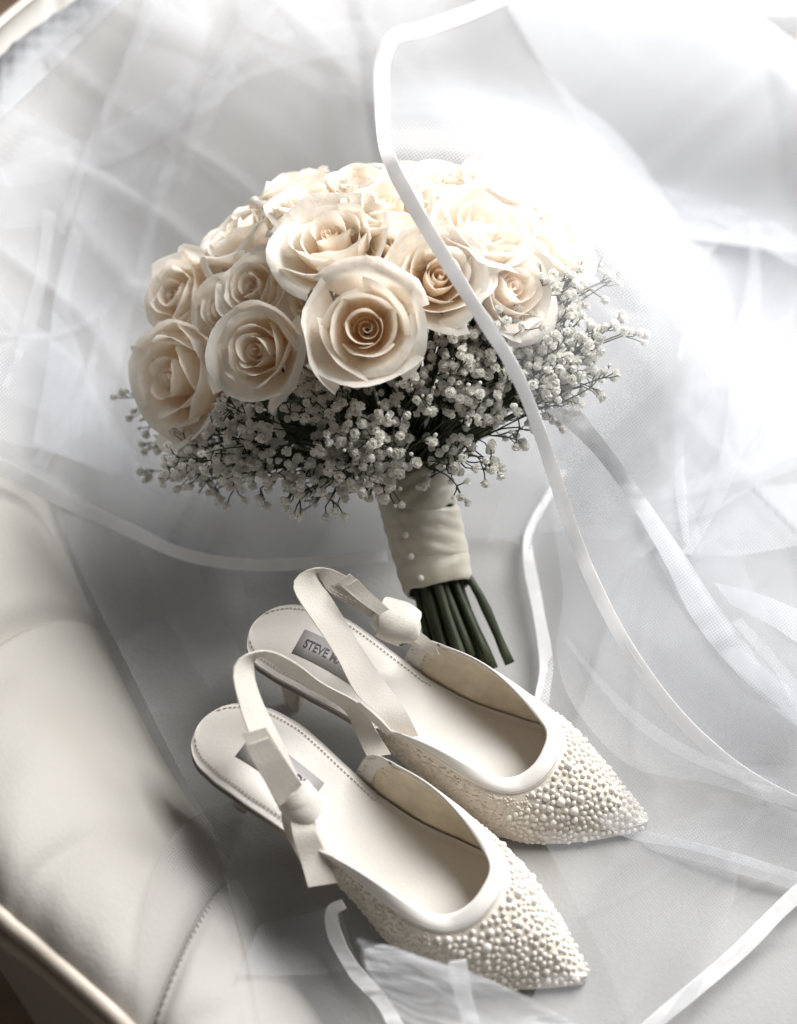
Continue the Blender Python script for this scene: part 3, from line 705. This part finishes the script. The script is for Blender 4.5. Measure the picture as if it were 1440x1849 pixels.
front_straps = [
    ('strap', pz([(707, 1362, .050), (680, 1320, .056), (655, 1275, .068), (582, 1233, .088), (534, 1197, .106), (490, 1176, .116), (455, 1178, .121), (428, 1194, .122), (421, 1214, .120), (425, 1244, .115), (439, 1294, .104), (451, 1325, .098), (478, 1385, .086), (515, 1452, .070)]),
              pz([(664, 1368, .048), (644, 1326, .052), (626, 1287, .060), (582, 1255, .076), (515, 1213, .094), (480, 1190, .104), (466, 1186, .108), (459, 1192, .110), (458, 1205, .109), (461, 1230, .106), (478, 1277, .097), (506, 1332, .087), (530, 1385, .076), (553, 1445, .064)])),
    ('bow_tail', pz([(437, 1326, .108), (460, 1375, .097), (499, 1450, .074)]), pz([(480, 1313, .108), (508, 1360, .096), (546, 1418, .076)])),
    ('bow_tail', pz([(444, 1347, .112), (466, 1390, .100), (505, 1455, .077)]), pz([(484, 1332, .112), (512, 1372, .099), (552, 1424, .078)])),
    ('strap_base', pz([(508, 1470, .067), (514, 1500, .058), (545, 1560, .046)]), pz([(552, 1466, .064), (556, 1490, .058), (585, 1545, .044)])),
    ('bow_tail', pz([(524, 1478, .070), (530, 1510, .066), (545, 1560, .055), (557, 1602, .048)]), pz([(560, 1474, .068), (572, 1505, .064), (592, 1550, .053), (609, 1594, .047)])),
    ('bow_tail', pz([(545, 1476, .066), (566, 1520, .060), (592, 1575, .048)]), pz([(566, 1474, .065), (583, 1518, .058), (606, 1570, .046)])),
    ('twisted_end', pz([(640, 1268, .070), (668, 1298, .062), (700, 1327, .056)]), pz([(652, 1268, .074), (684, 1296, .067), (707, 1320, .060)])),
]
back_straps = [
    ('strap', pz([(717, 1333, .048), (700, 1310, .056), (681, 1287, .064), (644, 1253, .074), (606, 1183, .090), (561, 1114, .106), (534, 1073, .114), (530, 1052, .117), (545, 1034, .119), (575, 1025, .120), (605, 1030, .117), (640, 1050, .110), (672, 1080, .102), (707, 1113, .090)]),
              pz([(756, 1329, .047), (745, 1306, .053), (733, 1284, .058), (676, 1204, .076), (634, 1138, .092), (596, 1076, .106), (577, 1052, .112), (570, 1040, .114), (571, 1034, .115), (577, 1040, .115), (592, 1066, .108), (622, 1086, .101), (650, 1102, .095), (678, 1120, .087)])),
    ('bow_tail', pz([(632, 1036, .116), (660, 1062, .108), (705, 1105, .094)]), pz([(610, 1052, .112), (650, 1086, .104), (692, 1116, .092)])),
    ('bow_tail', pz([(645, 1046, .119), (672, 1072, .110), (712, 1108, .096)]), pz([(625, 1060, .116), (660, 1092, .106), (698, 1120, .094)])),
    ('strap_base', pz([(750, 1135, .082), (772, 1152, .074), (790, 1176, .060)]), pz([(717, 1150, .080), (736, 1160, .072), (760, 1172, .060)])),
    ('bow_tail', pz([(752, 1136, .084), (778, 1156, .074), (794, 1182, .064)]), pz([(730, 1146, .084), (756, 1164, .075), (776, 1180, .064)])),
]
fs, fbase, ftw = make_shoe('ivory pearl-toed slingback shoe with folded bow tails, nearer the stitched chair arm', (362, 1302), (1062, 1757), .0, 3, front_straps)
knot(fs, fbase, at_z(540, 1448, .070), at_z(552, 1466, .068) - at_z(528, 1430, .078), np.array([.5, .6, 0]), .0115)
bs, bbase, btw = make_shoe('ivory pearl-toed slingback shoe with bow knot beside the cut rose stems', (455, 1128), (1172, 1478), .0, 5, back_straps)
knot(bs, bbase, at_z(716, 1124, .088), np.array([.9, -.3, -.2]), np.array([.3, .8, 0]), .0135)
# faint care print on the inside of the farther strap
b = MB()
for k, (x0, y0, ln) in enumerate(((600, 1056, 34), (594, 1062, 48), (596, 1068, 40))):
    for j in range(6):
        t = j / 6; p = at_z(x0 + ln * t + k * 3, y0 + ln * t * .52 + k * 2, .1105 - .006 * t); q = at_z(x0 + ln * (t + .12) + k * 3, y0 + ln * (t + .12) * .52 + k * 2, .1105 - .006 * (t + .12))
        b.tube([p, q], .0004, 4)
b.build('care_print', M['faint'], bs, bbase)

# ------------------------------------------------------------------ veil
GX = np.arange(-500, 1941, 25.0); GY = np.arange(-500, 2351, 25.0)
def bvh_of(parts):
    v = []; f = []; n = 0
    for a, q in parts:
        v += a.tolist(); f += [tuple(int(k) + n for k in r) for r in q]; n += len(a)
    return BVHTree.FromPolygons(v, f)
def ellipsoid(c, R):
    v, f = uv_ball(1.0, 18, 28); v = np.array(v)
    return c + v[:, :1] * R[0] * SIDE + v[:, 1:2] * R[1] * AX + v[:, 2:] * R[2] * TOC, [tuple(q) for q in f]
def blur(D, k):
    for _ in range(k):
        E_ = np.pad(D, 1, mode='edge'); D = (E_[:-2, 1:-1] + E_[2:, 1:-1] + E_[1:-1, :-2] + E_[1:-1, 2:] + 2 * D) / 6
    return D
def depth_map(parts, k, keep_out=0):
    t = bvh_of(parts); D = np.zeros((len(GX), len(GY)))
    for i, px in enumerate(GX):
        for j, py in enumerate(GY):
            r = ray(px, py); u = r / np.linalg.norm(r); h = t.ray_cast(Vector(CAM), Vector(u))
            D[i, j] = (np.array(h[0]) - CAM) @ VF if h[0] is not None else (-.40 - CAM[2]) / r[2] if r[2] < -.25 else 2.0
    D = np.minimum(D, 1.85)
    Sm = blur(D, k)
    for _ in range(3): Sm = blur(np.minimum(Sm, D), 4)
    return Sm
def shoe_hull(tw):
    x = np.linspace(.0, L, 14); P = []
    for a in x: P.append(tw([(a, -halfw(a) - .004, 0), (a, -halfw(a), zins(a) + .035 * (a > .1) * (1 - smooth(.15, L, a)) + .008), (a, halfw(a), zins(a) + .035 * (a > .1) * (1 - smooth(.15, L, a)) + .008), (a, halfw(a) + .004, 0)]))
    return np.concatenate(P), [tuple(q) for q in grid_faces(14, 4)]
D_back = depth_map(SOLIDS, 10)
D_all = depth_map(SOLIDS + [ellipsoid(DC, DR * 1.16), ellipsoid(GC, GR * 1.04), shoe_hull(ftw), shoe_hull(btw)], 14)
def sample(D, px, py):
    x = np.clip((px - GX[0]) / 25, 0, len(GX) - 1.001); y = np.clip((py - GY[0]) / 25, 0, len(GY) - 1.001)
    i = x.astype(int); j = y.astype(int); a = x - i; c = y - j
    return (D[i, j] * (1 - a) + D[i + 1, j] * a) * (1 - c) + (D[i, j + 1] * (1 - a) + D[i + 1, j + 1] * a) * c
veil = thing('bridal_veil', 'sheer white tulle veil with satin ribbon edge draped over the chair and bouquet', 'veil', at_z(1000, 900))
VB = np.array(veil.location)
def sheet(rows, mat, D, lift, fold=.006, fscale=150, fdir=0.0, nu=120, nv=80, seed=0, ridge=0.0, name='tulle_layer'):
    """rows: lines of photo points (x, y[, extra lift in m]) joined top to bottom by a smooth surface lying off what is beneath it."""
    C = np.stack([spline([(*p[:2], p[2] if len(p) > 2 else 0.0) for p in r], nu) for r in rows], 0)
    if len(rows) > 2: C = np.stack([spline(C[:, i], nv) for i in range(nu)], 1)
    else: C = C[0][None] + (C[1] - C[0])[None] * np.linspace(0, 1, nv)[:, None, None]
    px, py, ex = C[..., 0], C[..., 1], C[..., 2]
    ca, sa = math.cos(fdir), math.sin(fdir)
    a = (px * ca + py * sa) / fscale + seed * 5.3; c = (-px * sa + py * ca) / (fscale * 4.5) + seed * 2.1
    a = a + .9 * vnoise(a * .5 + 3, c * 1.2); n1 = vnoise(a, c); n2 = vnoise(a * 2.3 + 7, c * 1.6)
    wv = n1 + .45 * n2 + ridge * (1 - np.abs(vnoise(a * 1.4 + 20, c * .8)) * 3).clip(0, 1) ** 2
    d = sample(D, px, py) - lift - ex - fold * wv
    r = VF + VR * (((px - 720) / 924.5 * TANV)[..., None]) + VU * (((924.5 - py) / 924.5 * TANV)[..., None])
    P = CAM + r * d[..., None]
    P[..., 2] = np.maximum(P[..., 2], -.44)
    b = MB(); b.add(P, grid_faces(nv, nu)); o = b.build(name, mat, veil, VB)
    uvl = o.data.uv_layers.new(name='UVMap'); li = np.zeros(len(o.data.loops), int); o.data.loops.foreach_get('vertex_index', li)
    uvl.data.foreach_set('uv', (np.stack([px, py], -1).reshape(-1, 2)[li] / 420).astype(np.float32).reshape(-1))
    return o
def trim(pts, width, D, lift, tilt=None, n=140, name='satin_trim', mat=None, thick=.0006):
    """Satin ribbon along photo points; tilt lifts one edge so the band turns."""
    C = spline([(*p[:2], p[2] if len(p) > 2 else 0.0, p[3] if len(p) > 3 else 0.0) for p in pts], n)
    t = unit(np.gradient(C[:, :2], axis=0)); nn = np.c_[-t[:, 1], t[:, 0]]
    wd = np.interp(np.linspace(0, 1, n), np.linspace(0, 1, len(np.atleast_1d(width))), np.atleast_1d(width))
    k_ = np.linspace(0, n / 7.0, n); wd = wd * (1 + .07 * vnoise(k_, k_ * 0 + len(pts))); C[:, 3] += .0022 * vnoise(k_ * 1.3 + 4, k_ * 0 + 2.5 + len(pts)); C[:, 2] += .0008 * vnoise(k_ * 2.1, k_ * 0 + 9.5)
    E_ = []
    for s in (-.5, .5):
        q = C[:, :2] + nn * wd[:, None] * s; d = sample(D, C[:, 0], C[:, 1]) - lift - C[:, 2] + C[:, 3] * s
        r = VF + VR * (((q[:, 0] - 720) / 924.5 * TANV)[:, None]) + VU * (((924.5 - q[:, 1]) / 924.5 * TANV)[:, None]); E_.append(CAM + r * d[:, None])
    b = MB(); ribbon(b, E_[0], E_[1], n, thick, 5); return b.build(name, mat or M['satin'], veil, VB)

# under drape lying on the chair back and seat, with its ribbon hem
HEM = [(-160, 770), (0, 842), (100, 895), (230, 955), (330, 1000), (450, 1020), (600, 1014), (760, 985), (900, 972), (955, 1000), (975, 1100), (987, 1200), (975, 1300), (1010, 1400), (1110, 1503), (1250, 1535), (1440, 1592), (1620, 1650)]
TOP = [(-250, 500), (-250, 200), (-200, 0), (-40, 70), (70, 30), (180, -60), (330, -200), (500, -250), (750, -250), (950, -250), (1150, -250), (1300, -150), (1400, 10), (1500, 160), (1600, 300), (1650, 600), (1680, 1000), (1700, 1400)]
MID = [tuple((np.array(a) * .5 + np.array(c) * .5)) for a, c in zip(TOP, HEM)]
sheet([TOP, MID, HEM], M['tulle'], D_back, .020, .010, 130, .5, 260, 150, 1, .8)
sheet([TOP, MID, [(x + 30, y - 120) for x, y in HEM]], M['tulle_thin'], D_back, .034, .012, 170, -.6, 220, 120, 2, 1.0)
trim(HEM[:7] + [(700, 1004, -.01)], [28, 30, 28, 24, 22, 22, 20], D_back, .034, n=160)
trim([(1020, 850, .0), (985, 905, .0), (955, 965, .0), (955, 1010), (972, 1100), (987, 1200), (980, 1255), (972, 1312, -.012)], [10, 12, 16, 22, 22, 24, 26, 26], D_back, .018, n=110)
trim([(1090, 1500, -.02), (1180, 1520, -.006), (1300, 1550), (1440, 1592), (1620, 1650)], [30, 34, 34, 30], D_back, .010, n=60)
# pleats doubled over on the left of the bouquet
sheet([[(290, -90), (175, 260), (120, 460), (85, 640), (100, 810)], [(420, -90), (300, 330), (275, 430), (240, 560), (200, 760)]], M['tulle'], D_back, .040, .005, 90, 0, 80, 40, 3)
sheet([[(130, 400), (98, 540), (88, 640), (60, 800)], [(150, 430), (128, 560), (185, 740), (300, 900)]], M['tulle'], D_back, .046, .005, 60, .2, 70, 40, 4)
sheet([[(-80, 150), (90, 225), (175, 268), (330, 300)], [(-80, 420), (60, 410), (170, 400), (300, 350)]], M['tulle_thin'], D_back, .043, .005, 80, .9, 70, 40, 5)
sheet([[(430, -90), (440, 40), (580, 100), (690, 155), (820, 230)], [(900, -140), (800, 20), (760, 100), (740, 170), (830, 240)]], M['tulle'], D_back, .040, .006, 110, .4, 70, 50, 6)
sheet([[(140, -80), (70, 40), (-60, 130)], [(260, -60), (130, 60), (-40, 200)]], M['tulle'], D_back, .036, .003, 70, .4, 40, 20, 7)
# long creases where the net is doubled
rp = random.Random(21)
def pleat(a, c, w0, w1, bow, mat, lift, seed):
    a = np.array(a, float); c = np.array(c, float); d = c - a; n = np.array([-d[1], d[0]]) / np.linalg.norm(d)
    e1 = []; e2 = []
    for t in np.linspace(0, 1, 6):
        m_ = a + d * t + n * bow * 1.9 * math.sin(t * math.pi); w = (w0 + (w1 - w0) * t) * (.75 + .5 * rp.random()); e1.append(tuple(m_ - n * w * .5)); e2.append(tuple(m_ + n * w * .5))
    sheet([e1, e2], M[mat], D_back, lift, .004, 50, rp.random() * 3, 60, 16, seed, name='tulle_pleat')
for k, (a, c, w0, w1, bow) in enumerate((((-60, 330), (420, 110), 30, 90, 25), ((330, -60), (110, 420), 26, 16, 10), ((-40, 590), (240, 500), 8, 22, 30),
        ((420, 120), (255, 520), 14, 30, 18), ((520, -60), (330, 330), 50, 24, 12), ((-60, 470), (200, 720), 30, 60, 10), ((440, 60), (690, 170), 14, 40, 12), ((300, 260), (690, 60), 30, 60, -30),
        ((10, 700), (90, 380), 12, 30, 8), ((70, 840), (190, 560), 24, 10, 10))):
    pleat(a, c, w0, w1, bow, 'tulle_thin', .044 + .003 * (k % 5), 60 + k)
for k, (a, c, w0, w1, bow) in enumerate((((1150, 1000), (1400, 640), 20, 60, 20), ((1100, 560), (1500, 720), 10, 26, -12), ((1240, 1000), (1330, 640), 16, 40, 18), ((1130, 900), (1480, 780), 14, 44, 12), ((1060, 340), (1480, 480), 22, 50, -18),
        ((1180, 1010), (1480, 1290), 22, 60, 14), ((1330, 1120), (1500, 1380), 16, 36, -10), ((1120, 700), (1260, 1010), 12, 26, -14), ((1280, 560), (1240, 980), 30, 14, 16), ((1360, 400), (1300, 700), 18, 44, -14), ((1220, 300), (1480, 180), 20, 60, 10), ((1020, 1150), (1400, 1420), 10, 30, 25))):
    pleat(a, c, w0, w1, bow, ('tulle', 'tulle_thin')[k % 2], .058 + .003 * (k % 5), 80 + k)
sheet([[(-80, 780), (0, 795), (120, 825), (250, 870), (330, 900)], [(-100, 640), (0, 620), (90, 610), (170, 700), (250, 830)]], M['tulle_thin'], D_back, .05, .005, 90, .2, 60, 40, 9)
# thin layer hanging below the hem towards the shoes
sheet([[(100, 925), (170, 1080), (240, 1220), (330, 1400), (400, 1520)], [(420, 980), (440, 1060), (470, 1180), (560, 1330), (640, 1420)]], M['tulle_thin'], D_back, .012, .004, 55, 1.1, 90, 60, 10, .5)
sheet([[(230, 950), (320, 1150), (420, 1310)], [(330, 960), (400, 1110), (470, 1240)]], M['tulle_thin'], D_back, .018, .003, 50, 1.1, 60, 30, 11)
# soft layers on the far side of the bouquet
trim([(960, 305), (1020, 350), (1090, 400), (1180, 462), (1228, 525), (1240, 590), (1225, 650)], [26, 26, 24, 18, 1], D_back, .055, n=90)
sheet([[(960, 305), (1090, 400), (1180, 462), (1235, 540), (1225, 650)], [(1150, 120), (1350, 260), (1440, 400), (1440, 560), (1330, 700)]], M['tulle_thin'], D_back, .055, .006, 120, .6, 80, 60, 12)
sheet([[(900, 470), (1100, 555), (1250, 612), (1440, 690), (1560, 730)], [(1000, 900), (1150, 930), (1250, 940), (1400, 860), (1560, 820)]], M['tulle_thin'], D_back, .070, .008, 130, .5, 100, 60, 13, .6)
sheet([[(980, 270), (1180, 330), (1340, 405), (1400, 395), (1560, 330)], [(1220, 590), (1260, 520), (1300, 440), (1400, 410), (1560, 400)]], M['tulle'], D_back, .065, .004, 90, .5, 80, 40, 14)
sheet([[(1460, 640), (1390, 720), (1340, 860), (1230, 1010)], [(1200, 700), (1190, 800), (1200, 920), (1222, 1006)]], M['tulle_thin'], D_back, .050, .006, 80, -.8, 70, 50, 15, .6)
sheet([[(1600, 840), (1440, 872), (1330, 892), (1225, 995)], [(1600, 960), (1440, 985), (1330, 1003), (1225, 998)]], M['tulle'], D_back, .055, .005, 70, 1.3, 70, 40, 16)
sheet([[(1290, 1052), (1370, 1072), (1470, 1112), (1560, 1150)], [(1320, 1092), (1390, 1128), (1470, 1180), (1560, 1230)]], M['tulle_dense'], D_back, .050, .004, 80, .3, 60, 20, 17)
sheet([[(880, 980), (1000, 960), (1110, 975), (1145, 950), (1150, 900), (1120, 830)], [(950, 760), (980, 800), (1020, 840), (1060, 850), (1080, 830), (1090, 800)]], M['tulle_thin'], D_back, .07, .004, 60, .2, 70, 40, 18)
sheet([[(1180, 1000), (1240, 1100), (1330, 1220), (1460, 1330)], [(1330, 960), (1360, 1060), (1420, 1150), (1560, 1230)]], M['tulle_thin'], D_back, .045, .006, 80, -.8, 60, 40, 19)
# front sheet over the right of the bouquet, its ribbon edge crossing the roses
FH = [(1180, -160, .04), (900, 0, .06), (765, 52, .07), (712, 66, .075), (692, 110, .07), (690, 180, .062), (698, 270, .045), (735, 350, .022), (800, 460, .016), (865, 565, .018), (925, 660, .022), (962, 745, .03), (1000, 855, .05), (1040, 975, .07), (1090, 1090, .07), (1150, 1195, .055), (1230, 1300, .035), (1330, 1390, .018), (1440, 1452, .012), (1600, 1510, .01)]
FR = [(1500, -250), (1560, -120), (1600, -20), (1640, 60), (1660, 120), (1670, 200), (1680, 300), (1690, 400), (1700, 500), (1700, 600), (1700, 700), (1700, 800), (1700, 900), (1700, 1000), (1700, 1100), (1700, 1180), (1700, 1260), (1700, 1340), (1700, 1420), (1700, 1500)]
FM = [(a[0] * .5 + c[0] * .5, a[1] * .5 + c[1] * .5, .035) for a, c in zip(FH, FR)]
sheet([FH, FM, FR], M['tulle_front'], D_all, .012, .006, 150, .75, 240, 130, 21, .5)
trim([(*p, .006 if 2 < i < 8 else .002) for i, p in enumerate(FH)], [10, 16, 22, 24, 26, 26, 24, 24, 24, 24, 24, 26, 26, 26], D_all, .0165, n=280)
sheet([[(800, -200, .02), (980, 120, .02), (1120, 330, .02), (1240, 430, .02)], [(1500, -250, .02), (1560, -60, .02), (1600, 250, .02), (1600, 480, .02)]], M['tulle_dense'], D_back, .050, .006, 130, .8, 80, 60, 22)
sheet([[(-80, 130), (10, 50), (120, -60)], [(-80, 290), (80, 140), (280, -60)]], M['tulle_dense'], D_back, .034, .004, 80, .5, 50, 24, 33)
# broad folded edge beside the ribbon
sheet([[(985, 740, .03), (1060, 805, .04), (1130, 895, .055), (1200, 1015, .06), (1250, 1115, .05), (1330, 1215, .035), (1450, 1318, .02)], [(1005, 735, .03), (1085, 808, .04), (1152, 885, .055), (1232, 1000, .06), (1292, 1098, .05), (1372, 1198, .035), (1470, 1290, .02)]], M['tulle_dense'], D_all, .016, .003, 60, .9, 120, 14, 23)
sheet([[(985, 740, .03), (1060, 805, .04), (1130, 895, .055), (1200, 1015, .06), (1250, 1115, .05), (1330, 1215, .035), (1450, 1318, .02)], [(1040, 730, .03), (1110, 820, .04), (1160, 890, .055), (1236, 1000, .06), (1300, 1098, .05), (1380, 1198, .035), (1480, 1290, .02)]], M['tulle_dense'], D_all, .019, .003, 70, .9, 120, 14, 24)
# lower right corner
BH = [(1640, 1470), (1440, 1615), (1330, 1722), (1180, 1849), (1060, 1960)]
trim(BH, [30, 30, 28, 26], D_back, .016, n=90)
sheet([BH, [(1300, 1450), (1140, 1520), (1060, 1620), (980, 1760), (900, 1960)]], M['tulle_thin'], D_back, .013, .004, 90, .9, 90, 60, 25, .5)
sheet([BH, [(1800, 1700), (1700, 1800), (1600, 1900), (1500, 2000), (1300, 2100)]], M['tulle_thin'], D_back, .012, .006, 90, .9, 70, 50, 26, .5)
sheet([[(975, 1505), (1020, 1590), (1075, 1700), (1140, 1860)], [(1330, 1500), (1330, 1600), (1300, 1700), (1230, 1860)]], M['tulle_thin'], D_back, .016, .003, 90, .3, 60, 40, 27)
# gathered end lying against the nearest toe, with its ribbon
GA = [[(652, 1712), (688, 1704), (760, 1728), (850, 1756), (950, 1800), (1060, 1862)], [(652, 1728), (705, 1764), (790, 1800), (870, 1840), (960, 1880), (1060, 1930)], [(658, 1752), (715, 1832), (780, 1900), (860, 1960), (960, 1990), (1060, 2010)]]
sheet(GA, M['tulle_front'], D_all, .058, .0050, 24, 1.95, 140, 80, 28, .5)
sheet([[(x + 6, y + 2) for x, y in r] for r in GA], M['tulle_gather'], D_all, .050, .0045, 32, 1.75, 140, 80, 29, .5)
for k, (p0, p1, p2, w0, w1) in enumerate((((645, 1696), (760, 1742), (1020, 1850), 8, 26), ((648, 1700), (740, 1765), (900, 1870), 8, 30), ((652, 1706), (700, 1775), (770, 1880), 8, 26), ((645, 1698), (800, 1790), (980, 1880), 6, 14))):
    c_ = spline([p0, p1, p2], 6); w_ = np.linspace(w0, w1, 6); sheet([[(x + w * .3, y - w * .5) for (x, y), w in zip(c_, w_)], [(x - w * .3, y + w * .5) for (x, y), w in zip(c_, w_)]], M['tulle_front'], D_all, .063 + .002 * k, .001, 40, 1.9, 60, 12, 40 + k, name='tulle_pleat')
trim([(621, 1632, 0, .004), (600, 1645, .002, .004), (606, 1690, 0, .004), (640, 1752, 0, .0), (690, 1808), (725, 1870)], [20, 24, 26, 26, 26], D_all, .020, n=80)
trim([(826, 1735), (832, 1775), (846, 1830), (860, 1880)], [34, 32, 34], D_all, .024, n=40)
sheet([[(470, 1668), (540, 1655), (612, 1632)], [(430, 1760), (560, 1760), (650, 1750)]], M['tulle'], D_all, .008, .003, 60, .2, 50, 30, 30)
# sheer arc on the arm
sheet([[(440, 1438), (345, 1478), (298, 1530), (266, 1620), (254, 1720), (250, 1900)], [(470, 1470), (420, 1530), (415, 1600), (430, 1680), (445, 1760), (470, 1900)]], M['tulle_thin'], D_back, .010, .003, 60, .3, 80, 50, 31)
sheet([[(380, 1470), (400, 1560), (425, 1650), (445, 1720), (480, 1900)], [(520, 1560), (560, 1620), (600, 1660), (640, 1740), (700, 1900)]], M['tulle_thin'], D_back, .014, .004, 60, .8, 70, 40, 32)
